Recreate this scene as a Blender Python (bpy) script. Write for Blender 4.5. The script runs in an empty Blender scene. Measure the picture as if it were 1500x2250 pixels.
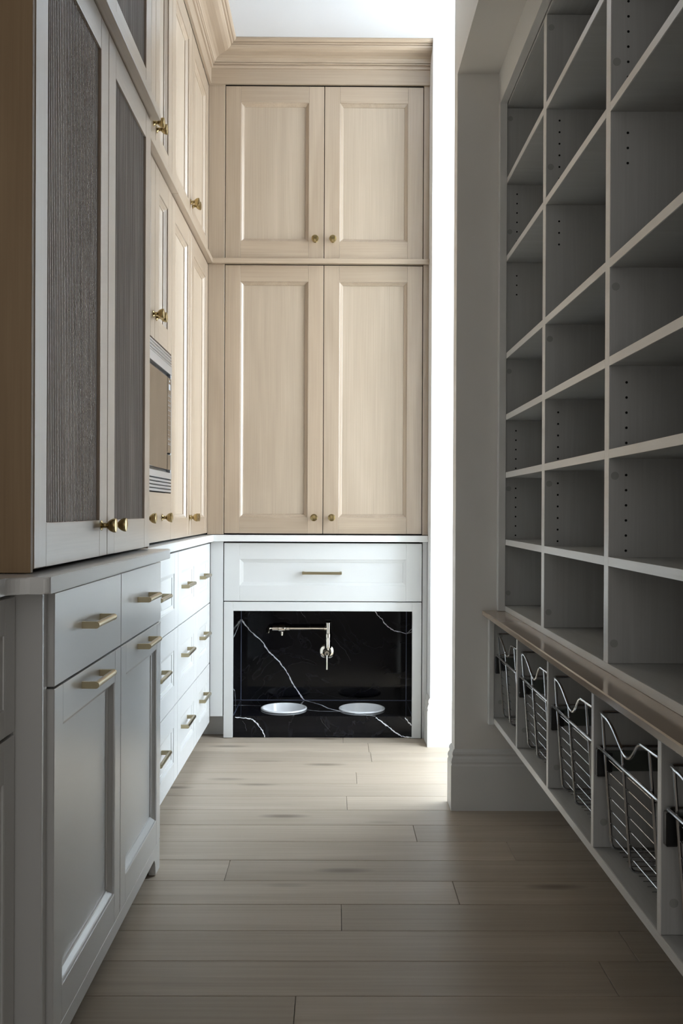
import bpy, bmesh, math, random
from mathutils import Vector, Matrix
random.seed(7)
PI = math.pi
S = bpy.context.scene
COL = S.collection

# ---------------------------------------------------------------- camera
F_PX = 2100.0; EYE = 1.0245
cam_d = bpy.data.cameras.new('camera'); cam = bpy.data.objects.new('camera', cam_d); COL.objects.link(cam)
cam_d.sensor_fit = 'HORIZONTAL'; cam_d.sensor_width = 36.0; cam_d.lens = F_PX / 1500.0 * 36.0
cam_d.clip_start = 0.02; cam_d.clip_end = 100
ya, pi_, ro = 15 / F_PX, 4 / F_PX, .0045
d0 = Vector((math.sin(ya), math.cos(ya), 0)); r0 = Vector((math.cos(ya), -math.sin(ya), 0)); u0 = Vector((0, 0, 1))
d1 = d0 * math.cos(pi_) - u0 * math.sin(pi_); u1 = u0 * math.cos(pi_) + d0 * math.sin(pi_)
rr = r0 * math.cos(ro) + u1 * math.sin(ro); uu = -r0 * math.sin(ro) + u1 * math.cos(ro)
M = Matrix((( rr.x, uu.x, -d1.x, 0), (rr.y, uu.y, -d1.y, 0), (rr.z, uu.z, -d1.z, EYE), (0, 0, 0, 1)))
cam.matrix_world = M
S.camera = cam

# ---------------------------------------------------------------- world, lights, exposure
S.view_settings.view_transform = 'Standard'; S.view_settings.look = 'None'
S.view_settings.exposure = 0.0; S.view_settings.gamma = 1.0; S.view_settings.use_curve_mapping = False
w = bpy.data.worlds.new('world'); S.world = w; w.use_nodes = True
w.node_tree.nodes['Background'].inputs[0].default_value = (1.0, .985, .96, 1)
w.node_tree.nodes['Background'].inputs[1].default_value = 0.90

def area(name, loc, rot, sx, sy, power, col):
    l = bpy.data.lights.new(name, 'AREA'); l.shape = 'RECTANGLE'; l.size = sx; l.size_y = sy
    l.energy = power; l.color = col
    o = bpy.data.objects.new(name, l); COL.objects.link(o); o.location = loc; o.rotation_euler = rot
    return o
# daylight of the window in the side room (right, out of frame), facing -X
area('window_daylight', (3.42, 2.95, 1.85), (0, PI / 2, 0), 2.1, 2.2, 205, (.84, .93, 1.0))
# added unseen light, facing +Y to brighten the side room's back wall for sheen
area('added_front_light', (2.2, .66, 1.75), (PI / 2, 0, 0), 1.9, 2.2, 960, (.74, .88, 1.0))

# ---------------------------------------------------------------- materials
def mat_new(name):
    m = bpy.data.materials.new(name); m.use_nodes = True
    nt = m.node_tree; b = nt.nodes['Principled BSDF']
    return m, nt, b
def plain(name, col, rough=.5, metal=0.0, bump=0.0, bscale=200, spec=.5, coat=0):
    m, nt, b = mat_new(name)
    b.inputs['Base Color'].default_value = (*col, 1); b.inputs['Roughness'].default_value = rough
    b.inputs['Metallic'].default_value = metal; b.inputs['Specular IOR Level'].default_value = spec
    if coat: b.inputs['Coat Weight'].default_value = coat; b.inputs['Coat Roughness'].default_value = .28
    tc = nt.nodes.new('ShaderNodeTexCoord'); n = nt.nodes.new('ShaderNodeTexNoise')
    n.inputs['Scale'].default_value = bscale; nt.links.new(tc.outputs['Object'], n.inputs['Vector'])
    if bump:
        bp = nt.nodes.new('ShaderNodeBump'); bp.inputs['Strength'].default_value = bump; bp.inputs['Distance'].default_value = .001
        nt.links.new(n.outputs[0], bp.inputs['Height']); nt.links.new(bp.outputs[0], b.inputs['Normal'])
    # faint procedural tone variation
    n2 = nt.nodes.new('ShaderNodeTexNoise'); n2.inputs['Scale'].default_value = 3.0
    nt.links.new(tc.outputs['Object'], n2.inputs['Vector'])
    mx = nt.nodes.new('ShaderNodeMix'); mx.data_type = 'RGBA'
    mx.inputs[6].default_value = (*[c * .96 for c in col], 1); mx.inputs[7].default_value = (*[min(1, c * 1.03) for c in col], 1)
    nt.links.new(n2.outputs[0], mx.inputs[0]); nt.links.new(mx.outputs[2], b.inputs['Base Color'])
    return m
def wood(name, light, dark, axis='z', rough=.42, across=70., along=2.0, big=9., bump=.25, vary=.12, knots=0., contrast=.8, spec=.5, coat=0.0):
    m, nt, b = mat_new(name); L = nt.links
    tc = nt.nodes.new('ShaderNodeTexCoord'); oi = nt.nodes.new('ShaderNodeObjectInfo')
    sc = nt.nodes.new('ShaderNodeVectorMath'); sc.operation = 'SCALE'; sc.inputs[0].default_value = (37, 23, 51)
    L.new(oi.outputs['Random'], sc.inputs['Scale'])
    ad = nt.nodes.new('ShaderNodeVectorMath'); ad.operation = 'ADD'
    L.new(tc.outputs['Object'], ad.inputs[0]); L.new(sc.outputs[0], ad.inputs[1])
    def mapped(ac, al):
        mp = nt.nodes.new('ShaderNodeMapping')
        mp.inputs['Scale'].default_value = tuple(al if a == axis else ac for a in 'xyz')
        L.new(ad.outputs[0], mp.inputs['Vector']); return mp
    fine = nt.nodes.new('ShaderNodeTexNoise'); fine.inputs['Scale'].default_value = 1; fine.inputs['Detail'].default_value = 4
    L.new(mapped(across * 2.2, along * 1.6).outputs[0], fine.inputs['Vector'])
    bigm = nt.nodes.new('ShaderNodeTexNoise'); bigm.inputs['Scale'].default_value = 1; bigm.inputs['Detail'].default_value = 2
    bigm.inputs['Distortion'].default_value = .8
    L.new(mapped(big, big * .09).outputs[0], bigm.inputs['Vector'])
    mul = nt.nodes.new('ShaderNodeMath'); mul.operation = 'MULTIPLY'; mul.inputs[1].default_value = 9.0
    L.new(bigm.outputs[0], mul.inputs[0])
    sn = nt.nodes.new('ShaderNodeMath'); sn.operation = 'SINE'; L.new(mul.outputs[0], sn.inputs[0])
    mr = nt.nodes.new('ShaderNodeMapRange'); mr.inputs[1].default_value = -1; mr.inputs[2].default_value = 1
    L.new(sn.outputs[0], mr.inputs[0])
    mixv = nt.nodes.new('ShaderNodeMix'); mixv.data_type = 'FLOAT'; mixv.inputs[0].default_value = .38
    L.new(fine.outputs[0], mixv.inputs[2]); L.new(mr.outputs[0], mixv.inputs[3])
    ramp = nt.nodes.new('ShaderNodeValToRGB'); e = ramp.color_ramp.elements
    e[0].position = .5 - .28 / contrast; e[1].position = .5 + .25 / contrast
    e[0].color = (*dark, 1); e[1].color = (*light, 1)
    L.new(mixv.outputs[0], ramp.inputs[0])
    # per piece brightness
    br = nt.nodes.new('ShaderNodeMapRange'); br.inputs[3].default_value = 1 - vary; br.inputs[4].default_value = 1 + vary
    L.new(oi.outputs['Random'], br.inputs[0])
    hs = nt.nodes.new('ShaderNodeHueSaturation'); L.new(ramp.outputs[0], hs.inputs['Color']); L.new(br.outputs[0], hs.inputs['Value'])
    out = hs.outputs[0]
    if knots:
        vo = nt.nodes.new('ShaderNodeTexVoronoi'); vo.inputs['Scale'].default_value = 1
        L.new(mapped(7, 1.7).outputs[0], vo.inputs['Vector'])
        kr = nt.nodes.new('ShaderNodeValToRGB'); kr.color_ramp.elements[0].position = .05; kr.color_ramp.elements[1].position = .17
        kr.color_ramp.elements[0].color = (.35, .33, .32, 1); kr.color_ramp.elements[1].color = (1, 1, 1, 1)
        L.new(vo.outputs['Distance'], kr.inputs[0])
        km = nt.nodes.new('ShaderNodeMix'); km.data_type = 'RGBA'; km.blend_type = 'MULTIPLY'; km.inputs[0].default_value = knots
        L.new(out, km.inputs[6]); L.new(kr.outputs[0], km.inputs[7]); out = km.outputs[2]
    L.new(out, b.inputs['Base Color']); b.inputs['Roughness'].default_value = rough
    b.inputs['Specular IOR Level'].default_value = spec
    b.inputs['Coat Weight'].default_value = coat; b.inputs['Coat Roughness'].default_value = .28
    bp = nt.nodes.new('ShaderNodeBump'); bp.inputs['Strength'].default_value = bump; bp.inputs['Distance'].default_value = .0006
    L.new(fine.outputs[0], bp.inputs['Height']); L.new(bp.outputs[0], b.inputs['Normal'])
    return m
OL, OD = (.485, .385, .288), (.355, .268, .19)
OAK = {a: wood('oak_' + a, OL, OD, a, rough=.36, across=95., vary=.05, coat=.9) for a in 'xyz'}
OAKP = wood('oak_panel', (.53, .435, .335), (.395, .31, .228), 'z', rough=.42, across=130, vary=.04, coat=.5)
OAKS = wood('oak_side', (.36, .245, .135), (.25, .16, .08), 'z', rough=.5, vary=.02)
REED = wood('oak_reeded', (.50, .46, .43), (.27, .235, .21), 'z', rough=.38, across=60, vary=.0, contrast=1.2, coat=.7)
PLANK = wood('oak_floor', (.52, .445, .36), (.37, .305, .235), 'x', rough=.42, across=42, along=1.6, big=7, bump=.3, vary=.09, knots=.75, spec=.3)
MEL = {a: wood('melamine_' + a, (.56, .56, .545), (.46, .46, .445), a, rough=.45, across=110, along=3, big=20, bump=.35, vary=.02, coat=.35) for a in 'xyz'}
MELE_LIT = wood('melamine_edge_lit', (.84, .82, .79), (.76, .74, .71), 'y', rough=.45, across=140, along=4, big=20, bump=.3, vary=.02, coat=.9)  # paler than the boards: sheen caught by the front edges put into the colour
PAINT = plain('cabinet_paint', (.64, .645, .64), .30, bump=.05, bscale=60)
PAINTN = plain('cabinet_paint_grey', (.66, .66, .65), .33, bump=.05, bscale=60, coat=.8)
WALL = plain('wall_paint', (.78, .75, .70), .6, bump=.15, bscale=350)
WALLW = plain('wall_paint_white', (.84, .85, .86), .6, bump=.1, bscale=350)
CEIL = plain('ceiling_paint', (.63, .64, .665), .8)
TRIM = plain('trim_paint', (.74, .73, .70), .4)
QUARTZ = plain('white_quartz', (.78, .78, .77), .16)
LEDGE = plain('taupe_quartz', (.42, .335, .26), .14)
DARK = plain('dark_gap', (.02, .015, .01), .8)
BRASS = plain('antique_brass', (.44, .33, .155), .25, 1.0, bump=.05, bscale=300)
BRASSP = plain('satin_brass', (.42, .36, .235), .28, 1.0, bump=.15, bscale=500)
BRASSD = plain('brass_screw', (.22, .17, .09), .4, 1.0)
CHROME = plain('chrome', (.58, .59, .61), .14, 1.0)
NICKEL = plain('polished_nickel', (.82, .77, .68), .10, 1.0)
STEEL = plain('brushed_steel', (.62, .64, .68), .30, 1.0)
BLACKP = plain('black_plastic', (.012, .012, .012), .35)
GLASSD = plain('mirror_tinted_glass', (.27, .24, .21), .04, 1.0)
MARK = plain('printed_marks', (.42, .43, .45), .5)
SMOKE = plain('slide_channel', (.13, .145, .13), .3, .6)
CERAM = plain('white_ceramic', (.86, .87, .90), .12)
VEIN = plain('marble_vein', (.80, .81, .86), .15)
VEINF = plain('faint_vein', (.09, .09, .10), .15)
CAPM = plain('cover_cap', (.36, .36, .34), .6)
HOLE = plain('drilled_hole', (.004, .004, .004), .9)
GLINT = plain('corner_glint', (.11, .13, .20), .2)  # pale blue paints the glints of the niche's reflective slab edges
def marble():
    m, nt, b = mat_new('black_marble'); L = nt.links
    tc = nt.nodes.new('ShaderNodeTexCoord'); n = nt.nodes.new('ShaderNodeTexNoise'); n.inputs['Scale'].default_value = 3; n.inputs['Detail'].default_value = 6
    n.inputs['Distortion'].default_value = 2.2
    L.new(tc.outputs['Object'], n.inputs['Vector'])
    r = nt.nodes.new('ShaderNodeValToRGB'); e = r.color_ramp.elements
    e[0].position = .487; e[0].color = (.003, .0032, .005, 1); e[1].position = .513; e[1].color = (.0045, .0045, .006, 1)
    k = e.new(.50); k.color = (.011, .011, .014, 1)
    L.new(n.outputs[0], r.inputs[0]); L.new(r.outputs[0], b.inputs['Base Color']); b.inputs['Roughness'].default_value = .07; b.inputs['Specular IOR Level'].default_value = .22
    return m
MARBLE = marble()

# ---------------------------------------------------------------- builders
class MB:
    """collects geometry in world coordinates; build() links it as ONE object"""
    def __init__(s): s.bm = bmesh.new()
    def hexa(s, c, bev=0.0):
        vs = [s.bm.verts.new(p) for p in c]
        fs = [s.bm.faces.new([vs[i] for i in q]) for q in ((0, 3, 2, 1), (4, 5, 6, 7), (0, 1, 5, 4), (1, 2, 6, 5), (2, 3, 7, 6), (3, 0, 4, 7))]
        if bev:
            es = list({e for f in fs for e in f.edges})
            bmesh.ops.bevel(s.bm, geom=es, offset=bev, segments=1, affect='EDGES', profile=.5)
        return s
    def box(s, x0, x1, y0, y1, z0, z1, bev=0.0):
        x0, x1 = min(x0, x1), max(x0, x1); y0, y1 = min(y0, y1), max(y0, y1); z0, z1 = min(z0, z1), max(z0, z1)
        return s.hexa([(x0, y0, z0), (x1, y0, z0), (x1, y1, z0), (x0, y1, z0), (x0, y0, z1), (x1, y0, z1), (x1, y1, z1), (x0, y1, z1)], bev)
    def prism(s, pts, z0, z1, ax='z', bev=0.0):
        """extrude a polygon along an axis"""
        f = {'z': lambda a, b, t: (a, b, t), 'y': lambda a, b, t: (a, t, b), 'x': lambda a, b, t: (t, a, b)}[ax]
        lo = [s.bm.verts.new(f(a, b, z0)) for a, b in pts]; hi = [s.bm.verts.new(f(a, b, z1)) for a, b in pts]
        n = len(pts); fs = [s.bm.faces.new(lo), s.bm.faces.new(hi)]
        for i in range(n): fs.append(s.bm.faces.new((lo[i], lo[(i + 1) % n], hi[(i + 1) % n], hi[i])))
        if bev:
            es = list({e for f_ in fs[:2] for e in f_.edges})
            bmesh.ops.bevel(s.bm, geom=es, offset=bev, segments=2, affect='EDGES', profile=.5)
        return s
    def tube(s, pts, r, seg=8, caps=True, closed=False):
        pts = [Vector(p) for p in pts]; n = len(pts); rs = r if isinstance(r, (list, tuple)) else [r] * n
        rings = []; prev = None
        for i, p in enumerate(pts):
            if closed: t = (pts[(i + 1) % n] - pts[i - 1]).normalized()
            elif i == 0: t = (pts[1] - p).normalized()
            elif i == n - 1: t = (p - pts[-2]).normalized()
            else: t = ((pts[i + 1] - p).normalized() + (p - pts[i - 1]).normalized()).normalized()
            if prev is None:
                a = Vector((0, 0, 1)) if abs(t.z) < .9 else Vector((1, 0, 0))
                nrm = t.cross(a).normalized()
            else:
                nrm = (prev - t * prev.dot(t)).normalized()
            prev = nrm; bi = t.cross(nrm)
            rings.append([s.bm.verts.new(p + (nrm * math.cos(2 * PI * k / seg) + bi * math.sin(2 * PI * k / seg)) * rs[i]) for k in range(seg)])
        m = n if closed else n - 1
        for i in range(m):
            A, B = rings[i], rings[(i + 1) % n]
            for k in range(seg): s.bm.faces.new((A[k], A[(k + 1) % seg], B[(k + 1) % seg], B[k]))
        if caps and not closed: s.bm.faces.new(rings[0][::-1]); s.bm.faces.new(rings[-1])
        return s
    def lathe(s, prof, o, axis='z', seg=24):
        """prof: (radius, height along axis)"""
        f = {'z': lambda a, b, h: Vector((a, b, h)), 'x': lambda a, b, h: Vector((h, a, b)), 'y': lambda a, b, h: Vector((a, -h, b))}[axis]
        o = Vector(o); rings = []
        for r, h in prof:
            if r < 1e-6: rings.append([s.bm.verts.new(o + f(0, 0, h))])
            else: rings.append([s.bm.verts.new(o + f(r * math.cos(2 * PI * k / seg), r * math.sin(2 * PI * k / seg), h)) for k in range(seg)])
        for A, B in zip(rings, rings[1:]):
            for k in range(seg):
                a, a2, b, b2 = A[k % len(A)], A[(k + 1) % len(A)], B[k % len(B)], B[(k + 1) % len(B)]
                q = []
                for v in (a, a2, b2, b):
                    if v not in q: q.append(v)
                if len(q) > 2: s.bm.faces.new(q)
        return s
    def build(s, name, m, parent=None, base=None, smooth=False, origin=None):
        base = Vector(base) if base is not None else (Vector(parent.get('_b', (0, 0, 0))) if parent else Vector((0, 0, 0)))
        bmesh.ops.recalc_face_normals(s.bm, faces=s.bm.faces)
        bmesh.ops.translate(s.bm, verts=s.bm.verts, vec=-base)
        me = bpy.data.meshes.new(name); s.bm.to_mesh(me); s.bm.free()
        if smooth:
            for p in me.polygons: p.use_smooth = True
            try: me.set_sharp_from_angle(angle=math.radians(40))
            except Exception: pass
        me.materials.append(m)
        o = bpy.data.objects.new(name, me); COL.objects.link(o)
        if parent: o.parent = parent; o['_b'] = list(base)
        else: o.location = base; o['_b'] = list(base)
        return o
def thing(name, label, cat, loc, group=None):
    o = bpy.data.objects.new(name, None); COL.objects.link(o); o.location = loc
    o.empty_display_size = .1
    o['label'] = label; o['category'] = cat; o['_b'] = list(loc)
    if group: o['group'] = group
    return o
def struct(o): o['kind'] = 'structure'; return o
def dup(root, loc):
    r = root.copy(); COL.objects.link(r); r.location = loc
    def rec(a, b):
        for ch in a.children:
            c = ch.copy(); COL.objects.link(c); c.parent = b; rec(ch, c)
    rec(root, r); return r

# orientation frames: L = faces +X at x=face, u along Y ; B = faces -Y at y=face, u along X
def frame(orient, face):
    return (lambda u, n, v: (face + n, u, v)) if orient == 'L' else (lambda u, n, v: (u, face - n, v))
def fbox(mb, P, u0_, u1_, v0, v1, n0, n1, bev=0.0):
    a, b = P(u0_, n0, v0), P(u1_, n1, v1)
    return mb.box(a[0], b[0], a[1], b[1], a[2], b[2], bev)
def ring(mb, P, u0_, u1_, v0, v1, prof):
    """mitred moulding: prof = [(inset, n)]"""
    loops = [[mb.bm.verts.new(P(*q)) for q in ((u0_ + i, n, v0 + i), (u1_ - i, n, v0 + i), (u1_ - i, n, v1 - i), (u0_ + i, n, v1 - i))] for i, n in prof]
    for A, B in zip(loops, loops[1:]):
        for k in range(4): mb.bm.faces.new((A[k], A[(k + 1) % 4], B[(k + 1) % 4], B[k]))
BEAD = [(-.001, -.015), (-.001, -.0005), (.0015, -.001), (.002, -.0045), (.0045, -.0055), (.0125, -.0125), (.015, -.0135), (.016, -.0170)]

# hardware meshes (outward = local +X, bar along local Y), shared by all copies
def knob_mesh():
    mb = MB()
    mb.lathe([(0, 0), (.0115, 0), (.0115, .0015), (.0075, .003), (.0055, .006), (.0060, .009), (.0052, .011), (.0058, .013), (.0095, .0165), (.0135, .0215), (.0158, .0275), (.0162, .0315), (.0155, .0335), (.010, .0350), (0, .0355)], (0, 0, 0), 'x', 28)
    return mb
def pull_mesh(length, stand=.028, h=.0135):
    mb = MB(); hl = length / 2; R = h / 2
    for sgn in (-1, 1):
        y0, y1 = sgn * hl, sgn * (hl - .009)
        pts = [(0, -R), (stand, -R)] + [(stand + R * math.sin(a), -R * math.cos(a)) for a in [PI * k / 8 for k in range(1, 8)]] + [(stand, R), (0, R)]
        lo = [mb.bm.verts.new((a, y0, b)) for a, b in pts]; hi = [mb.bm.verts.new((a, y1, b)) for a, b in pts]; n = len(pts)
        mb.bm.faces.new(lo); mb.bm.faces.new(hi)
        for i in range(n): mb.bm.faces.new((lo[i], lo[(i + 1) % n], hi[(i + 1) % n], hi[i]))
        # screw recess ring on the outer end
        mb.tube([(stand, y0 - sgn * .0002, 0), (stand, y0 + sgn * .0006, 0)], R * .55, 12)
    mb.tube([(stand, -hl + .008, 0), (stand, hl - .008, 0)], R * .97, 14)
    return mb
_cache = {}
def hardware(kind, parent, orient, pos, m):
    key = kind
    if key not in _cache:
        mb = knob_mesh() if kind == 'knob' else pull_mesh(float(kind.split(':')[1]))
        o = mb.build('knob' if kind == 'knob' else 'bar_pull', m, None, (0, 0, 0), smooth=True)
        _cache[key] = o.data; bpy.data.objects.remove(o)
    o = bpy.data.objects.new('knob' if kind == 'knob' else 'bar_pull', _cache[key]); COL.objects.link(o)
    o.parent = parent; o.location = Vector(pos) - Vector(parent['_b'])
    if orient == 'B': o.rotation_euler = (0, 0, -PI / 2)
    return o
BEADS = [(-.001, -.009), (-.001, -.0005), (.0015, -.001), (.002, -.0030), (.0115, -.0058), (.014, -.0062), (.015, -.0090)]
def door(th, orient, face, u0_, u1_, v0, v1, st=.068, rt=.072, rb=None, style='oak', name='door', knob=None, pull=None, reed=False):
    P = frame(orient, face); rb = rt if rb is None else rb
    t = .020
    if style == 'oak': mv, mh, mf = OAK['z'], OAK['y' if orient == 'L' else 'x'], OAKP
    else: mv = mh = mf = style
    mb = MB(); fbox(mb, P, u0_ + st - .008, u1_ - st + .008, v0 + rb - .008, v1 - rt + .008, -t + .0005, -.0085 if name == 'drawer' else (-.0190 if reed else -.0165))
    d = mb.build(name, REED if reed else mf, th)
    for a, b in ((u0_, u0_ + st), (u1_ - st, u1_)):
        mb = MB(); fbox(mb, P, a, b, v0, v1, -t, 0, .0012); mb.build('stile', mv, d)
    for a, b in ((v0, v0 + rb), (v1 - rt, v1)):
        mb = MB(); fbox(mb, P, u0_ + st + .0002, u1_ - st - .0002, a, b, -t, -.0002, .0006); mb.build('rail', mh, d)
    iu0, iu1, iv0, iv1 = u0_ + st, u1_ - st, v0 + rb, v1 - rt
    if reed:
        mb = MB(); n = max(8, round((iu1 - iu0) / .0112)); wv = (iu1 - iu0) / n; prof = []
        for k in range(n):
            c = iu0 + wv * (k + .5)
            for a in range(6):
                th_ = PI * a / 5
                prof.append((c - math.cos(th_) * wv * .33, -.0155 + math.sin(th_) * .0105))
            prof.append((c + wv * .38, -.0185)); prof.append((c + wv * .62, -.0185))
        A = [mb.bm.verts.new(P(u, nn, iv0)) for u, nn in prof]; B = [mb.bm.verts.new(P(u, nn, iv1)) for u, nn in prof]
        for k in range(len(prof) - 1): mb.bm.faces.new((A[k], A[k + 1], B[k + 1], B[k]))
        r = mb.build('reeded_panel', REED, d, smooth=False); r['kind'] = 'stuff'
    else:
        mb = MB(); ring(mb, P, iu0, iu1, iv0, iv1, BEADS if name == 'drawer' else BEAD); mb.build('panel_moulding', mv, d)
    if knob: hardware('knob', d, orient, P(knob[0], 0, knob[1]), BRASS)
    if pull: hardware('pull:%.3f' % pull[2], d, orient, P(pull[0], pull[3] if len(pull) > 3 else 0, pull[1]), BRASSP)
    return d
def slab(th, orient, face, u0_, u1_, v0, v1, m, name='drawer', t=.020, pull=None, knobs=()):
    P = frame(orient, face); mb = MB(); fbox(mb, P, u0_, u1_, v0, v1, -t, 0, .0015)
    d = mb.build(name, m, th)
    if pull: hardware('pull:%.3f' % pull[2], d, orient, P(pull[0], 0, pull[1]), BRASSP)
    for k in knobs: hardware('knob', d, orient, P(k[0], 0, k[1]), BRASS)
    return d

CEILZ = 3.076; BY = 4.286; LX = -.571; WX = .418
# ---------------------------------------------------------------- room shell
def sbox(name, m, *a, bev=0.0):
    mb = MB(); mb.box(*a, bev); return struct(mb.build(name, m))
fl = sbox('floor', DARK, -1.25, 3.75, -1.6, 5.0, -.03, -.012)
sbox('ceiling', CEIL, -1.25, 3.75, -1.6, 5.0, CEILZ, CEILZ + .05)
sbox('wall_left', WALL, -1.30, -1.20, -1.6, 5.0, 0, CEILZ)
sbox('wall_back', WALLW, -1.25, WX, 4.92, 5.0, 0, CEILZ)
sbox('wall_back_right', WALLW, WX, 3.75, 4.147, 4.90, 0, CEILZ)
# partition between the pantry and the side room: back of the alcove, end return, header over the alcove
mb = MB(); mb.box(.985, 1.075, -1.6, 3.352, 0, CEILZ); mb.box(.414, .985, 3.27, 3.352, 0, CEILZ); mb.box(.414, .985, -1.6, 3.27, 2.519, CEILZ)
struct(mb.build('wall_right', WALL))
# side room outer wall with its window opening, and its front wall
mb = MB(); mb.box(3.60, 3.70, 0.6, 1.6, 0, CEILZ); mb.box(3.60, 3.70, 4.05, 4.147, 0, CEILZ); mb.box(3.60, 3.70, 1.6, 4.05, 0, .45); mb.box(3.60, 3.70, 1.6, 4.05, 2.95, CEILZ)
struct(mb.build('wall_side_room', WALLW))
mb = MB(); mb.box(1.075, 1.2, .5, .6, 0, CEILZ); mb.box(3.2, 3.7, .5, .6, 0, CEILZ); mb.box(1.2, 3.2, .5, .6, 0, .55); mb.box(1.2, 3.2, .5, .6, 2.9, CEILZ)  # opening in the front wall made for the added light
struct(mb.build('wall_side_room_front', WALLW))
mb = MB()
for a in ((1.2, 1.26), (3.14, 3.2), (2.17, 2.23)): mb.box(a[0], a[1], .53, .58, .55, 2.9)
for a in ((.55, .61), (2.84, 2.9)): mb.box(1.2, 3.2, .53, .58, a[0], a[1])
struct(mb.build('added_front_window', TRIM))  # unseen frame added around the extra front light
mb = MB()
for a in ((1.6, 1.66), (3.99, 4.05), (2.79, 2.85)): mb.box(3.61, 3.66, a[0], a[1], .45, 2.95)
for a in ((.45, .51), (2.89, 2.95)): mb.box(3.61, 3.66, 1.6, 4.05, a[0], a[1])
struct(mb.build('window_1', TRIM))

# floor planks, run along X
W0 = 3.2644; PW = .1564
joints = {0: [.047], -1: [-.9, 1.4], -2: [.2595], -3: [.5364], -4: [-.3008, 1.5], -5: [.3299], -6: [.0217], -7: [-1.0, 1.1], -8: [.6055], -9: [-.0774]}
pl = 0
for j in range(-31, 11):
    y0, y1 = W0 + j * PW, W0 + (j + 1) * PW
    js = joints.get(j) or [random.uniform(-.9, .9)]
    js = sorted(js); x = js[0]
    while x < 3.4: 
        x += random.uniform(1.5, 2.1)
        if x < 3.6: js.append(x)
    xs = sorted({-1.24, 3.74, *js})
    for a, b in zip(xs, xs[1:]):
        if b - a < .05: continue
        mb = MB(); mb.box(a + .0006, b - .0006, y0 + .0007, y1 - .0007, -.012, random.uniform(-.0003, 0), .0009)
        # each plank has its own origin so that its grain differs
        o = mb.build('plank', PLANK, fl, base=fl['_b']); pl += 1

# baseboards
def baseboard(name, pts, m, h=.209):
    """profile swept along a polyline in plan; pts [(x,y)], body on the right-hand side, face offset to the left"""
    prof = [(.0, 0), (.013, 0), (.013, .152), (.0105, .158), (.0105, .160), (.0125, .166), (.0105, .176), (.0065, .184), (.0065, .187), (.0085, .192), (.0075, .199), (.003, .207), (0, .209)]
    mb = MB(); loops = []
    P2 = [Vector(p) for p in pts]
    for i, p in enumerate(P2):
        d_in = (p - P2[i - 1]).normalized() if i else (P2[1] - p).normalized()
        d_out = (P2[i + 1] - p).normalized() if i < len(P2) - 1 else d_in
        n1, n2 = Vector((-d_in.y, d_in.x)), Vector((-d_out.y, d_out.x))
        b = (n1 + n2).normalized(); k = 1 / max(.3, b.dot(n1))
        loops.append([mb.bm.verts.new((p.x + b.x * k * o_, p.y + b.y * k * o_, z)) for o_, z in prof])
    for A, B in zip(loops, loops[1:]):
        for k in range(len(prof) - 1): mb.bm.faces.new((A[k], A[k + 1], B[k + 1], B[k]))
    for q in (loops[0], loops[-1]): mb.bm.faces.new(q)
    return struct(mb.build(name, m))
baseboard('baseboard_right', [(.985, 3.27), (.414, 3.27), (.414, 3.352), (.985, 3.352), (1.075, 3.352), (1.075, .6)], TRIM)
baseboard('baseboard_back', [(3.6, 4.147), (.418, 4.147), (.418, 4.27)], TRIM)
baseboard('baseboard_alcove', [(.985, 3.257), (.985, -1.6)][::-1], TRIM)

# crown mouldings and fascia boards
CR = [(.0, 2.9263), (.012, 2.9263), (.012, 2.993), (.019, 2.9935), (.021, 3.000), (.0205, 3.0065), (.018, 3.0085), (.026, 3.0095), (.028, 3.0130), (.024, 3.0150), (.030, 3.0155), (.033, 3.022), (.040, 3.029), (.052, 3.034), (.066, 3.036), (.082, 3.0375), (.097, 3.0415), (.107, 3.048), (.110, 3.0545), (.108, 3.0555), (.117, 3.0560), (.120, 3.0590), (.117, 3.0605), (.127, 3.0612), (.133, 3.066), (.135, 3.070), (.135, CEILZ - .0005), (0, CEILZ - .0005)]
def crown(name, a_fn, b_fn, m):
    mb = MB(); A = [mb.bm.verts.new(a_fn(p, z)) for p, z in CR]; B = [mb.bm.verts.new(b_fn(p, z)) for p, z in CR]; n = len(CR)
    for k in range(n): mb.bm.faces.new((A[k], A[(k + 1) % n], B[(k + 1) % n], B[k]))
    mb.bm.faces.new(A); mb.bm.faces.new(B)
    return struct(mb.build(name, m))
crown('trim_1', lambda p, z: (LX + p, 2.72, z), lambda p, z: (LX + p, BY - p, z), OAK['y'])
crown('trim_2', lambda p, z: (LX + p, BY - p, z), lambda p, z: (WX, BY - p, z), OAK['x'])
crown('trim_3', lambda p, z: (-.523 + p, 1.653, z), lambda p, z: (-.523 + p, 2.712, z), OAK['y'])

# ---------------------------------------------------------------- back: upper pantry cabinet
t = thing('pantry_cabinet', 'pale oak double-door cabinet on the end wall, two rows of doors above the drawer', 'cabinet', (-.05, BY, .915))
mb = MB(); mb.box(-.55, .415, BY + .021, 4.90, .916, 3.07); mb.build('carcass', DARK, t)
mb = MB(); mb.box(-.571, -.4975, BY, BY + .02, .914, 2.1244, .0008); mb.box(-.571, -.4975, BY, BY + .02, 2.147, 2.93, .0008); mb.build('filler_strip', OAK['z'], t)
mb = MB(); mb.box(.3925, .4175, BY, BY + .02, .914, 2.1244, .0008); mb.box(.3925, .4175, BY, BY + .02, 2.147, 2.93, .0008); mb.build('filler_strip', OAK['z'], t)
door(t, 'B', BY, -.4945, -.0547, .9185, 2.1205, knob=(-.0925, .991))
door(t, 'B', BY, -.0517, .3895, .9185, 2.1205, knob=(-.0135, .991))
door(t, 'B', BY, -.4945, -.0547, 2.1495, 2.9215, rb=.078, knob=(-.0925, 2.2334))
door(t, 'B', BY, -.0517, .3895, 2.1495, 2.9215, rb=.078, knob=(-.0135, 2.2334))
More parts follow.
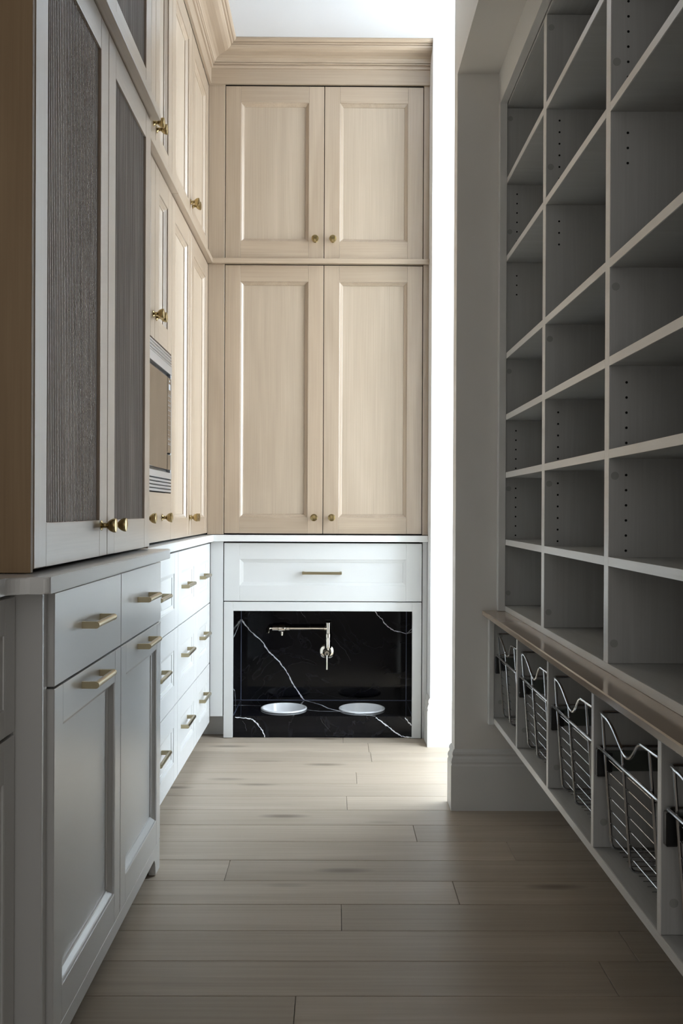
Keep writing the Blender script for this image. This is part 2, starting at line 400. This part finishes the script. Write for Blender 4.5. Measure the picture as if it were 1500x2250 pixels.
mb = MB(); mb.prism([(LX + .0225, BY - .022), (WX - .0005, BY - .022), (WX - .0005, BY + .01), (LX - .01, BY + .01)], 2.1244, 2.147, 'z', .0012); mb.build('rail_moulding', OAK['x'], t)

# ---------------------------------------------------------------- back: base cabinet with drawer and feeding niche
t = thing('feeding_cabinet', 'white painted end-wall cabinet, wide drawer over black marble pet feeding niche', 'cabinet', (-.05, BY, 0))
mb = MB(); mb.box(-.4925, .39, BY + .021, 4.70, .575, .878); mb.box(-.53, -.4975, BY + .021, 4.88, .0985, .878); mb.build('carcass', DARK, t)
mb = MB(); mb.box(-.556, -.4985, BY, BY + .02, .0975, .882, .0008); mb.build('filler_strip', PAINT, t)
mb = MB(); mb.box(-.70, -.4985, BY + .075, BY + .09, 0, .11); mb.build('toe_kick', PAINTN, t)
mb = MB(); mb.box(.3955, .4165, BY + .003, BY + .023, 0, .882, .0008); mb.build('filler_strip', PAINT, t)
d = door(t, 'B', BY, -.4945, .392, .6155, .8755, st=.0705, rt=.072, rb=.070, style=PAINT, name='drawer', pull=(-.0555, .7425, .176, -.0085))
mb = MB()
mb.box(-.4945, -.4535, BY, BY + .022, .002, .6115, .001); mb.box(.3507, .392, BY, BY + .022, .002, .6115, .001)
mb.box(-.4535, .3507, BY, BY + .022, .571, .6115, .001); mb.build('niche_frame', PAINT, t)
mb = MB(); mb.box(-.47, .37, 4.66, 4.68, .05, .60); bk = mb.build('marble_back', MARBLE, t)
mb = MB(); mb.box(-.47, -.4525, 4.309, 4.66, .002, .60); lf = mb.build('marble_side', MARBLE, t)
mb = MB(); mb.box(.352, .37, 4.309, 4.66, .002, .60); rt_ = mb.build('marble_side', MARBLE, t)
mb = MB(); mb.box(-.4525, .352, 4.309, 4.66, .585, .60); mb.build('niche_top', MARBLE, t)
mb = MB(); BWL = [(-.2325, 4.455), (.131, 4.455)]; es = []
for loop in ([(-.4525, 4.298), (.352, 4.298), (.352, 4.66), (-.4525, 4.66)], *[[(x + .098 * math.cos(PI * k / 20), y + .098 * math.sin(PI * k / 20)) for k in range(40)] for x, y in BWL]):
    top = [mb.bm.verts.new((x, y, .097)) for x, y in loop]; bot = [mb.bm.verts.new((x, y, .079)) for x, y in loop]; n = len(loop)
    for k in range(n):
        es.append(mb.bm.edges.new((top[k], top[(k + 1) % n]))); mb.bm.faces.new((top[k], bot[k], bot[(k + 1) % n], top[(k + 1) % n]))
bmesh.ops.triangle_fill(mb.bm, use_beauty=True, edges=es)
plf = mb.build('marble_platform', MARBLE, t)
mb = MB(); mb.box(-.4525, .352, 4.300, 4.318, .001, .079); rs_ = mb.build('marble_riser', MARBLE, t)
def vein(par, pts, wd, nrm, name='marble_vein'):
    rng = random.Random(len(pts) * 31 + int(pts[0][0] * 1000)); nrm = Vector(nrm); mb = MB(); q = []
    P3 = []
    pv = [Vector(p) for p in pts]
    for a, b in zip(pv, pv[1:]):
        for k in range(4): P3.append(a.lerp(b, k / 4))
    P3.append(pv[-1]); n = len(P3)
    for i, p in enumerate(P3):
        tdir = (P3[min(i + 1, n - 1)] - P3[max(i - 1, 0)]).normalized(); sd = tdir.cross(nrm).normalized()
        hw = wd * rng.uniform(.35, 1.1) * .5; off = sd * rng.uniform(-.0015, .0015) if 0 < i < n - 1 else Vector()
        q.append((mb.bm.verts.new(p + off + sd * hw + nrm * .0007), mb.bm.verts.new(p + off - sd * hw + nrm * .0007)))
    for a, b in zip(q, q[1:]): mb.bm.faces.new((a[0], a[1], b[1], b[0]))
    return mb.build(name, VEIN if wd > .003 else VEINF, par)
Yb = 4.6595
vein(bk, [(-.452, Yb, .488), (-.446, Yb, .481), (-.428, Yb, .458), (-.41, Yb, .436), (-.382, Yb, .41), (-.35, Yb, .383), (-.332, Yb, .355), (-.318, Yb, .334), (-.296, Yb, .313), (-.271, Yb, .291), (-.254, Yb, .267), (-.236, Yb, .245), (-.221, Yb, .22), (-.207, Yb, .192), (-.193, Yb, .165), (-.175, Yb, .142), (-.161, Yb, .118), (-.143, Yb, .098)], .0075, (0, -1, 0))
vein(bk, [(.190, Yb, .57), (.2, Yb, .53), (.214, Yb, .51), (.232, Yb, .496), (.246, Yb, .474), (.26, Yb, .46), (.278, Yb, .446), (.296, Yb, .436), (.318, Yb, .432), (.352, Yb, .423)], .0055, (0, -1, 0))
vein(bk, [(-.17, Yb, .54), (-.155, Yb, .515), (-.14, Yb, .50)], .0014, (0, -1, 0)); vein(bk, [(.0, Yb, .40), (.03, Yb, .36), (.055, Yb, .34), (.08, Yb, .29)], .0012, (0, -1, 0))
vein(lf, [(-.4525, 4.31, .45), (-.4525, 4.42, .463), (-.4525, 4.53, .476), (-.4525, 4.655, .488)], .006, (1, 0, 0))
vein(lf, [(-.4525, 4.315, .215), (-.4525, 4.36, .20), (-.4525, 4.40, .15), (-.4525, 4.41, .10)], .005, (1, 0, 0))
vein(rt_, [(.352, 4.66, .423), (.352, 4.52, .45), (.352, 4.33, .487)], .005, (-1, 0, 0))
zf = .0972
vein(plf, [(-.143, 4.655, zf), (-.106, 4.609, zf), (-.063, 4.551, zf), (-.031, 4.475, zf), (0, 4.436, zf), (.033, 4.398, zf), (.073, 4.373, zf), (.138, 4.328, zf), (.189, 4.30, zf)], .008, (0, 0, 1))
vein(plf, [(-.126, 4.434, zf), (-.061, 4.403, zf), (.03, 4.398, zf)], .004, (0, 0, 1)); vein(plf, [(-.45, 4.528, zf), (-.408, 4.529, zf), (-.345, 4.524, zf)], .004, (0, 0, 1))
Yr = 4.2975
vein(rs_, [(-.443, Yr, .092), (-.413, Yr, .09), (-.377, Yr, .086), (-.361, Yr, .08), (-.347, Yr, .066), (-.331, Yr, .046), (-.321, Yr, .033), (-.313, Yr, .014), (-.309, Yr, .002)], .0065, (0, -1, 0))
vein(rs_, [(.189, Yr, .092), (.21, Yr, .078), (.236, Yr, .058), (.262, Yr, .038), (.282, Yr, .022), (.305, Yr, .009), (.328, Yr, .005), (.352, Yr, .002)], .0065, (0, -1, 0))
vein(rs_, [(.321, Yr, .092), (.334, Yr, .074), (.351, Yr, .058)], .0055, (0, -1, 0)); vein(rs_, [(-.41, Yr, .075), (-.398, Yr, .06), (-.392, Yr, .03)], .0018, (0, -1, 0))
vein(rs_, [(-.06, Yr, .088), (-.05, Yr, .07), (-.03, Yr, .045), (-.015, Yr, .03)], .0012, (0, -1, 0))
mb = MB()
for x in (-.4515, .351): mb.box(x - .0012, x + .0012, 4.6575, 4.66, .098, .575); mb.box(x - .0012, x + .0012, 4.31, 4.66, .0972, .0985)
mb.box(-.4515, .351, 4.657, 4.66, .0972, .0995); mb.build('corner_glint', GLINT, t)  # strips along the slab seams, standing in for edge glints

# pet bowls
def bowl(x, label):
    t = thing('pet_bowl', label, 'bowl', (x, 4.455, .0972), 'pet bowls in the marble niche')
    mb = MB(); mb.lathe([(.0965, -.004), (.0965, .0005), (.1065, .0005), (.1080, .0035), (.1065, .0070), (.1020, .0085), (.0985, .0070), (.0965, .0020), (.0940, -.020), (.088, -.040), (.075, -.050), (.04, -.053), (0, -.0535)], (x, 4.455, .0972), 'z', 56)
    mb.build('dish', CERAM, t, smooth=True)
    mb = MB(); mb.lathe([(.0965, -.004), (.0968, -.021), (.0905, -.043), (.077, -.0535), (0, -.057)], (x, 4.455, .0972), 'z', 40); mb.build('outer_shell', CERAM, t, smooth=True)
    return t
bowl(-.2325, 'round white ceramic pet bowl, the left one, below the tap spout')
bowl(.131, 'round white ceramic pet bowl, the right one, where two veins meet')

# pot filler
t = thing('pot_filler', 'polished nickel wall-mounted swing-arm tap with lever on black marble', 'tap', (-.034, 4.659, .335))
cx, cz = -.034, .335
mb = MB(); mb.lathe([(0, 0), (.037, 0), (.037, .004), (.033, .007), (.021, .009), (.021, .013), (.019, .015)], (cx, 4.6590, cz), 'y', 36); mb.build('wall_flange', NICKEL, t, smooth=True)
mb = MB(); mb.lathe([(.0, .008), (.0175, .008), (.0175, .020), (.0145, .024), (.0145, .055), (.0165, .057), (.0165, .064), (.012, .068), (0, .068)], (cx, 4.659, cz), 'y', 28); mb.build('valve_body', NICKEL, t, smooth=True)
mb = MB(); mb.tube([(cx, 4.592, cz - .002), (cx, 4.585, cz - .014), (cx, 4.583, cz - .03), (cx, 4.583, cz - .075)], [.0055, .0055, .0050, .0060], 14); mb.build('lever_handle', NICKEL, t, smooth=True)
vx, vy = -.0285, 4.610
mb = MB(); mb.lathe([(0, .345), (.0085, .345), (.009, .358), (.016, .360), (.0165, .364), (.0165, .402), (.0150, .405), (.0150, .410), (.0185, .411), (.0185, .428), (.0140, .430), (.0140, .478), (.0165, .479), (.0165, .482), (0, .4825)], (vx, vy, 0), 'z', 30); mb.build('riser_pipe', NICKEL, t, smooth=True)
az = .4545
mb = MB(); mb.lathe([(0, 0), (.0125, 0), (.0125, .014), (.0095, .016), (.0092, .16), (.0092, .178), (.0125, .180), (.0125, .196), (.0165, .199), (.0185, .203), (.0185, .232), (.0150, .235), (.0150, .262), (.0095, .266), (.0085, .272), (0, .273)], (0, 0, 0), 'x', 28)
for v in mb.bm.verts: v.co = Vector((-.035 - v.co.x, vy + v.co.y, az + v.co.z))
mb.build('swing_arm', NICKEL, t, smooth=True)
mb = MB(); mb.lathe([(0, 0), (.0095, 0), (.0095, -.008), (.0075, -.010), (.0075, -.018), (0, -.018)], (-.252, vy, az - .017), 'z', 22); mb.build('spout', NICKEL, t, smooth=True)
mb = MB(); mb.tube([(-.305, vy, az), (-.314, vy, az), (-.318, vy - .006, az - .004), (-.318, vy - .03, az - .022)], [.008, .010, .009, .0062], 14); mb.build('end_lever', NICKEL, t, smooth=True)

# ---------------------------------------------------------------- far left: L-shaped counter, drawer cabinets
t = thing('countertop', 'white quartz L-shaped countertop along the far left run and end wall', 'countertop', (-.6, 4.2, .884))
mb = MB(); mb.prism([(-1.19, 2.7375), (-.540, 2.7375), (-.540, BY - .019), (WX - .001, BY - .019), (WX - .001, 4.60), (-1.19, 4.60)], .883, .912, 'z', .0015); mb.build('slab', QUARTZ, t)
def drawer_cabinet(y0, y1, cy, label, nm):
    t = thing('drawer_cabinet', label, 'cabinet', (LX, (y0 + y1) / 2, 0), 'white drawer cabinets of the far left run')
    mb = MB(); mb.box(-1.18, -.577, y0 + .001, y1 - .001, .075, .8825); mb.build('carcass', DARK, t)
    mb = MB(); mb.box(-.66, -.64, y0, y1, 0, .075); mb.build('toe_kick', PAINTN, t)
    for z0, z1, pz in ((.6095, .8735, .741), (.3405, .606, .489), (.0735, .337, .2265)):
        door(t, 'L', -.556, y0 + .001, y1 - .001, z0, z1, st=.072, rt=.071, rb=.068, style=PAINT, name='drawer', pull=(cy, pz, .176, -.0085))
    return t
drawer_cabinet(2.745, 3.405, 3.055, 'white three-drawer cabinet nearest the camera in the far left run, partly behind the grey cabinet', 0)
drawer_cabinet(3.408, 3.874, 3.60, 'white three-drawer cabinet, the middle of three in the far left run', 1)
drawer_cabinet(3.877, 4.275, 4.06, 'white three-drawer cabinet in the corner beside the end wall', 2)

# ---------------------------------------------------------------- far left uppers
t = thing('microwave_cabinet', 'pale oak tall column housing the microwave, knobbed drawer below it', 'cabinet', (LX, 3.03, .915))
mb = MB(); mb.box(-1.18, LX - .021, 2.716, 3.334, .915, 1.080); mb.box(-1.18, LX - .021, 2.716, 3.334, 1.562, 3.07); mb.box(-1.18, LX - .32, 2.716, 3.334, 1.080, 1.562); mb.build('carcass', DARK, t)
mb = MB(); mb.box(LX - .02, LX - .001, 2.706, 2.719, .914, 2.93); mb.build('filler_strip', OAK['z'], t)
slab(t, 'L', LX, 2.721, 3.332, .9195, 1.0795, OAK['y'], knobs=((2.885, .9975), (3.1685, .9975)))
door(t, 'L', LX, 2.721, 3.0245, 1.563, 2.1205, knob=(3.0, 1.6372))
door(t, 'L', LX, 3.0275, 3.332, 1.563, 2.1205, knob=(3.0535, 1.6372))
door(t, 'L', LX, 2.721, 3.0245, 2.1495, 2.9215, rb=.078, knob=(2.995, 2.2334))
door(t, 'L', LX, 3.0275, 3.332, 2.1495, 2.9215, rb=.078, knob=(3.047, 2.2334))
mb = MB(); mb.box(LX - .01, LX + .022, 2.7255, 3.3345, 2.1244, 2.147, .0012); mb.build('rail_moulding', OAK['y'], t)
t = thing('tall_cabinet', 'pale oak two-door tall cabinet in the left corner beyond the microwave', 'cabinet', (LX, 3.8, .915))
mb = MB(); mb.box(-1.18, LX - .021, 3.336, 4.27, .915, 3.07); mb.build('carcass', DARK, t)
for a, b, k in ((3.336, 3.7845, 3.7645), (3.7875, 4.2835, 3.812)):
    door(t, 'L', LX, a, b, .9195, 2.1205, st=.072, knob=(k, .993)); door(t, 'L', LX, a, b, 2.1495, 2.9215, st=.072, rb=.078, knob=(k, 2.2334))
mb = MB(); mb.prism([(LX - .01, 3.335), (LX + .022, 3.335), (LX + .022, BY - .0225), (LX - .01, BY - .0005)], 2.1244, 2.147, 'z', .0012); mb.build('rail_moulding', OAK['y'], t)

# microwave
t = thing('microwave', 'built-in stainless microwave with louvred trim kit and mirrored door', 'microwave', (LX, 3.03, 1.083))
P = frame('L', LX)
mb = MB(); fbox(mb, P, 2.722, 3.331, 1.083, 1.559, -.30, -.010); mb.build('body', BLACKP, t)
mb = MB()
fbox(mb, P, 2.722, 3.331, 1.489, 1.518, -.01, .003, .001); fbox(mb, P, 2.722, 3.331, 1.1285, 1.150, -.01, .003, .001)
fbox(mb, P, 2.722, 2.745, 1.150, 1.489, -.01, .002, .001); fbox(mb, P, 3.312, 3.331, 1.150, 1.489, -.01, .002, .001)
mb.build('trim_frame', STEEL, t)
for z in (1.0875, 1.0985, 1.1095, 1.1205, 1.5225, 1.5325, 1.5425, 1.5525):
    mb = MB()
    prof = [(-.008, -.003), (.0005, -.0042), (.0035, -.002), (.0035, .0015), (.0, .0042), (-.008, .0036)]
    A = [mb.bm.verts.new((LX + a, 2.724, z + b)) for a, b in prof]; B = [mb.bm.verts.new((LX + a, 3.322 if b < 9 else 0, z + b)) for a, b in prof]; n = len(prof)
    for k in range(n): mb.bm.faces.new((A[k], A[(k + 1) % n], B[(k + 1) % n], B[k]))
    mb.bm.faces.new(A); mb.bm.faces.new(B); mb.build('louvre_slat', STEEL, t)
mb = MB(); fbox(mb, P, 2.752, 3.236, 1.160, 1.474, -.008, .004, .0015); mb.build('door', GLASSD, t)
mb = MB(); fbox(mb, P, 3.240, 3.308, 1.218, 1.474, -.008, .004, .0015); cp = mb.build('control_panel', GLASSD, t)
mb = MB(); fbox(mb, P, 3.242, 3.306, 1.160, 1.212, -.008, .004, .0015); mb.build('open_button', GLASSD, t)
mb = MB(); fbox(mb, P, 3.262, 3.290, 1.432, 1.452, .004, .0045); mb.build('clock_display', MARK, cp)
mb = MB(); fbox(mb, P, 3.270, 3.284, 1.460, 1.466, .004, .0045); mb.build('emblem_plate', MARK, cp)
mb = MB()
for i in range(11):
    z = 1.410 - i * .0165
    for k in range(3):
        u = 3.252 + k * .0185
        for du, dz in ((0, 0), (.006, .0), (.003, .005)) if i < 4 or i > 8 else ((0, 0),):
            fbox(mb, P, u + du, u + du + .0035, z + dz, z + dz + .0022, .004, .0044)
o = mb.build('key_legends', MARK, cp); o['kind'] = 'stuff'

# ---------------------------------------------------------------- near left: reeded tall cabinet
NX = -.523
t = thing('reeded_cabinet', 'tall oak cabinet with reeded dark door panels standing on the near counter', 'cabinet', (NX, 2.18, .912))
mb = MB(); mb.box(-1.18, NX - .021, 1.672, 2.7035, .914, 3.07); mb.build('carcass', DARK, t)
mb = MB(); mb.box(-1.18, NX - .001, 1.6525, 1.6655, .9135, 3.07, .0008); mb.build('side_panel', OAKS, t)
mb = MB(); mb.box(-1.18, NX - .004, 2.7035, 2.7055, .914, 3.07); mb.build('end_panel', OAK['z'], t)
for a, b, k in ((1.6685, 2.2005, 2.147), (2.2035, 2.7025, 2.253)):
    door(t, 'L', NX, a, b, .9195, 2.1205, st=.070, rt=.073, rb=.080, knob=(k, .988), reed=True)
    door(t, 'L', NX, a, b, 2.1495, 2.9215, st=.070, rt=.073, rb=.086, reed=True)
mb = MB(); mb.box(NX - .01, NX + .026, 1.653, 2.7115, 2.1244, 2.1468, .0012); mb.build('rail_moulding', OAK['y'], t)

# near counter (jogs forward under the reeded cabinet)
t = thing('countertop', 'pale glossy quartz countertop under the reeded cabinet with rounded jog', 'countertop', (-.6, 2.1, .884))
def arc(cx_, cy_, r, a0, a1, n=6): return [(cx_ + r * math.cos(math.radians(a0 + (a1 - a0) * k / n)), cy_ + r * math.sin(math.radians(a0 + (a1 - a0) * k / n))) for k in range(n + 1)]
pts = [(-1.19, -1.2)] + [(-.530, -1.2)] + arc(-.500, 1.543, .030, 180, 90)[0:] + arc(-.478, 1.583, .010, 270, 360) + arc(-.476, 2.727, .008, 0, 90, 4) + [(-1.19, 2.735)]
mb = MB(); mb.prism(pts, .884, .912, 'z', .003); mb.build('slab', QUARTZ, t)

# near base cabinet: two drawers above two doors, scalloped foot
KX = -.495
t = thing('base_cabinet', 'light grey painted base cabinet, two slab drawers over two doors, bracket feet', 'cabinet', (KX, 2.2, 0))
mb = MB(); mb.box(-1.18, KX - .024, 1.664, 2.731, .088, .8835); mb.build('carcass', PAINTN, t)
mb = MB(); mb.box(-1.18, KX - .010, 1.658, 1.666, .0, .8835, .001); mb.build('side_panel', PAINTN, t)
mb = MB(); mb.box(KX - .024, KX - .012, 1.666, 1.690, .088, .8835); mb.build('face_frame', PAINTN, t)
slab(t, 'L', KX, 1.697, 2.2225, .7085, .8755, PAINTN, pull=(1.955, .7965, .152))
slab(t, 'L', KX, 2.2255, 2.732, .7085, .8755, PAINTN, pull=(2.487, .7965, .152))
for a, b, c in ((1.697, 2.2225, 1.955), (2.2255, 2.732, 2.487)):
    door(t, 'L', KX, a, b, .0865, .7045, st=.055, rt=.070, rb=.066, style=PAINTN, pull=(c, .6785, .152))
# base rail with arch-cut feet
def foot_profile():
    y0, y1 = 1.666, 2.732; p = [(y0, .002), (y0 + .115, .002)]
    for k in range(0, 7):
        a = PI - PI / 2 * k / 6; p.append((y0 + .135 + .02 * math.cos(a) - .0 , .002 + .050 * math.sin(a)))
    q = []
    for k in range(0, 7):
        a = PI / 2 - PI / 2 * k / 6; q.append((y1 - .085 + .025 * math.cos(a), .002 + .050 * math.sin(a)))
    return p + q + [(y1, .002), (y1, .0845), (y0, .0845)]
mb = MB(); mb.prism(foot_profile(), KX - .020, KX - .0005, 'x', .0008); mb.build('base_rail', PAINTN, t)
mb = MB(); mb.box(-1.1, KX - .02, 2.712, 2.732, .0, .088); mb.build('foot', PAINTN, t)
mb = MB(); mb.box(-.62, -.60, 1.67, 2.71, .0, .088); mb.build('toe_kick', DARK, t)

# recessed base cabinet at the left edge
t = thing('base_cabinet', 'grey painted cabinet at the lower left edge of the photo, set back under the counter', 'cabinet', (-.55, .8, 0))
mb = MB(); mb.box(-1.18, -.571, -1.1, 1.655, .09, .8835); mb.build('carcass', PAINTN, t)
mb = MB(); mb.box(-.5705, -.5515, 1.6515, 1.657, .0, .8835, .001); mb.build('corner_stile', PAINTN, t)
for a, b in ((1.09, 1.6485), (.52, 1.087), (-.05, .517)):
    door(t, 'L', -.549, a, b, .6415, .8735, st=.05, rt=.06, rb=.045, style=PAINTN, name='drawer', pull=((a + b) / 2, .7565, .152, -.0085))
    door(t, 'L', -.549, a, b, .0865, .6355, st=.05, rt=.07, rb=.066, style=PAINTN)
mb = MB(); mb.box(-.63, -.61, -1.1, 1.655, 0, .09); mb.build('toe_kick', PAINTN, t)

# ---------------------------------------------------------------- right: shelving
SX = .579; SB = .90
t = thing('shelving_unit', 'grey woodgrain open shelving wall built into the alcove above the ledge', 'shelving', (SX, 2.2, .684))
def mel(name, a, m, par=t, bev=.0008):
    mb = MB(); mb.box(*a, bev); return mb.build(name, m, par)
YD = [(3.252, 3.269), (2.637, 2.672), (2.018, 2.050), (1.397, 1.430), (.78, .81)]
for y0, y1 in YD:
    sp = mel('upright', (SX + .0015, SB, y0, y1, .7025, 2.396), MEL['z'])
    mb = MB(); mb.box(SX, SX + .0013, y0, y1, .7025, 2.396); mb.build('edge_band', MELE_LIT, sp)
bays = [(2.672, 3.252), (2.050, 2.637), (1.430, 2.018), (.81, 1.397)]
mel('base_board', (SX + .0015, SB, .78, 3.269, .6845, .7022), MEL['y'])
for bi, (y0, y1) in enumerate(bays):
    for z in (2.134, 1.870, 1.5405, 1.3325, 1.1365, .909):
        sh = mel('shelf', (SX + .0015, SB, y0 + .0005, y1 - .0005, z, z + .019), MEL['x'])
        mb = MB(); mb.box(SX, SX + .0013, y0 + .0005, y1 - .0005, z, z + .019); mb.build('edge_band', MELE_LIT, sh)
mel('top_board', (SX + .0015, SB, .78, 3.269, 2.397, 2.415), MEL['y'])
mb = MB(); mb.box(SX, SX + .0013, .78, 3.269, .6845, .7022); mb.build('edge_band', MELE_LIT, t)
mel('back_panel', (SB, SB + .012, .78, 3.269, .6845, 2.415), MEL['z'])
# shelf-pin holes and cover caps on the camera-facing sides of the uprights
mb = MB(); caps = MB()
for (y0, y1) in YD[:3]:
    for zs in ([2.153 - .032 * k - .05 for k in range(7)], [1.870 - .045 - .032 * k for k in range(3)], [1.3325 - .035 - .032 * k for k in range(5)], [1.1365 - .035 - .032 * k for k in range(6)]):
        for z in zs: mb.lathe([(0, 0), (.0028, 0), (.0028, .0004), (0, .0004)], (SX + .037, y0 , z), 'y', 10)
    for z in (2.36, 1.985 - .01, 1.5, 1.10, .745): caps.lathe([(0, 0), (.0085, 0), (.0085, .0007), (0, .0009)], (SX + .013, y0, z), 'y', 18)
o = mb.build('pin_holes', HOLE, t); o['kind'] = 'stuff'
o = caps.build('cover_caps', CAPM, t); o['kind'] = 'stuff'
# painted casing round the opening
mb = MB(); mb.box(.5547, .579, 3.235, 3.2695, .6845, 2.5185, .001); mb.box(.5547, .579, -1.5, 3.235, 2.405, 2.5185, .001); mb.build('casing', TRIM, t)

t = thing('ledge', 'glossy taupe stone ledge between open shelves and wire baskets', 'ledge', (.6, 2.2, .667))
mb = MB(); mb.box(.506, .984, -1.3, 3.2695, .6665, .684, .0025); mb.build('slab', LEDGE, t)

LXR = .543
t = thing('cubby_unit', 'wall-hung grey woodgrain unit of open cubbies under the taupe ledge', 'shelving', (LXR, 2.2, .303))
mel('bottom_board', (LXR + .0015, .93, .35, 3.2695, .3035, .3215), MEL['y'], t)
LD = [3.2505, 2.8365, 2.4255, 2.0015, 1.5885, 1.175, .762]
for y in LD:
    sp = mel('upright', (LXR + .0015, .93, y - .0085, y + .0085 if y < 3.25 else 3.2695, .322, .6655), MEL['z'], t)
    mb = MB(); mb.box(LXR, LXR + .0013, y - .0085, y + .0085 if y < 3.25 else 3.2695, .322, .6655); mb.build('edge_band', MELE_LIT, sp)
mb = MB(); mb.box(LXR, LXR + .0013, .35, 3.2695, .3035, .3215); mb.build('edge_band', MELE_LIT, t)
mel('back_panel', (.93, .942, .35, 3.2695, .3035, .666), MEL['z'], t)
mb = MB(); mb.box(.5257, .5428, 3.236, 3.2695, .298, .666, .001); mb.build('casing', TRIM, t)
caps = MB()
for y in LD[:5]:
    for z in (.375, .60): caps.lathe([(0, 0), (.0075, 0), (.0075, .0006), (0, .0008)], (LXR + .022, y - .0085, z), 'y', 18)
o = caps.build('cover_caps', CAPM, t); o['kind'] = 'stuff'
mb = MB(); mb.box(.90, .9845, .35, 3.26, .40, .44); mb.build('hanging_rail', MEL['y'], t)

# ---------------------------------------------------------------- wire baskets
def smooth_path(pts, r=.012, n=4):
    """round the corners of a polyline"""
    v = [Vector(p) for p in pts]; out = [v[0]]
    for i in range(1, len(v) - 1):
        a = (v[i - 1] - v[i]); b = (v[i + 1] - v[i]); ra = min(r, a.length * .45, b.length * .45)
        p0 = v[i] + a.normalized() * ra; p2 = v[i] + b.normalized() * ra
        for k in range(n + 1):
            t_ = k / n; out.append(p0 * (1 - t_) ** 2 + v[i] * 2 * t_ * (1 - t_) + p2 * t_ ** 2)
    out.append(v[-1]); return out
BX, BZ = .549, .3225
def make_basket(yc, label):
    hw = .186
    t = thing('wire_basket', label, 'basket', (BX, yc, BZ), 'pull-out wire baskets in the cubbies')
    zt, zr, zb = .608, .536, .334
    dp = .345; bx = lambda z: BX + (zt - z) * .075      # front leans back towards its foot
    # upper wavy rail: side - front with dip - side
    fr = []
    y_far, y_near = yc + hw, yc - hw
    fr += [(BX + dp, y_far, zt), (BX + .004, y_far, zt)]
    wave = []
    ya_, yb_ = y_far - .040, y_near + .088
    for k in range(19):
        s_ = k / 18; y = ya_ + (yb_ - ya_) * s_
        dz = .048 * (.5 - .5 * math.cos(2 * PI * s_ ** 1.3))
        wave.append((bx(zt - dz), y, zt - dz))
    path = smooth_path(fr + [(BX, y_far, zt)][0:0] + [wave[0]], .010) + [Vector(p) for p in wave[1:]]
    path += smooth_path([wave[-1], (BX + .002, y_near, zt), (BX + dp, y_near, zt)], .010)[1:]
    path = [p for i, p in enumerate(path) if i == 0 or (Vector(p) - Vector(path[i - 1])).length > 1e-5]
    mb = MB(); mb.tube(path, .0033, 8); mb.build('top_rail', CHROME, t, smooth=True)
    # main rail
    fx = bx(zr) - .0055
    mb = MB(); mb.tube(smooth_path([(BX + dp, y_far + .004, zr), (fx, y_far + .004, zr), (fx, y_near - .004, zr), (BX + dp, y_near - .004, zr), (BX + dp, y_far + .004, zr)], .012), .0033, 8); mb.build('front_rail', CHROME, t, smooth=True)
    mb = MB(); mb.tube([(BX + dp, y_far, zt), (BX + dp, y_near, zt)], .0028, 8); mb.build('back_rail', CHROME, t, smooth=True)
    # three heavy ribs that bend under the basket and rise at the back
    for yy in (y_far - .032, yc + .030, y_near + .048):
        ztop = zt - (.037 if abs(yy - yc) < .05 else .002)
        p = smooth_path([(bx(ztop), yy, ztop), (bx(zb), yy, zb), (BX + dp - .02, yy, zb), (BX + dp, yy, zt)], .014)
        mb = MB(); mb.tube(p, .0031, 8); mb.build('rib', CHROME, t, smooth=True)
    # thin wires
    mb = MB(); yl, yr = y_far - .030, y_near + .046
    for k in range(7):
        z = zr - .017 - k * .0265
        if z > zb: mb.tube([(bx(z) + .0035, yl, z), (bx(z) + .0035, yr, z)], .0010, 5)
    for k in range(1, 6): x = bx(zb) + .004 + k * .052; mb.tube([(x, yl, zb + .003), (x, yr, zb + .003)], .0010, 5)
    for k in range(6):
        z = zb + .02 + k * .034
        mb.tube([(BX + dp - .018 + (z - zb) * .07, yl, z), (BX + dp - .018 + (z - zb) * .07, yr, z)], .0012, 5)
    for k in range(12):
        y = yl + (yr - yl) * (k + .5) / 12
        mb.tube([(bx(zb) + .005, y, zb + .005), (BX + dp - .02, y, zb + .005), (BX + dp, y, zr)], .0010, 5)
    o = mb.build('wire_grid', CHROME, t, smooth=True)
    for sgn in (1, -1):
        y0 = yc + sgn * .1962; y1 = yc + sgn * .1885
        mb = MB(); mb.box(BX + .0175, BX + dp, min(y0, y1), max(y0, y1), .484, .526); ch = mb.build('slide_channel', SMOKE, t)
        y1 = yc + sgn * .1805
        mb = MB(); mb.box(BX - .003, BX + .017, min(y0, y1), max(y0, y1), .474, .531, .002); mb.box(BX + .006, BX + .030, min(y0, yc + sgn * .184), max(y0, yc + sgn * .184), .483, .522, .001)
        mb.build('slide_bracket', BLACKP, t)
    return t
yb = [(a + b) / 2 for a, b in zip(LD, LD[1:])]
labs = ['chrome wire pull-out basket in the farthest cubby next to the wall end', 'chrome wire pull-out basket in the second cubby from the wall end',
        'chrome wire pull-out basket in the middle cubby, third from the wall end', 'chrome wire pull-out basket in the fourth cubby from the wall end, seen whole at right',
        'chrome wire pull-out basket cut off by the right edge of the photo']
b0 = make_basket(yb[0], labs[0])
for k in range(1, 5):
    b = dup(b0, (BX, yb[k], BZ)); b['label'] = labs[k]

# drop the helper property
for o in bpy.data.objects:
    if '_b' in o: del o['_b']
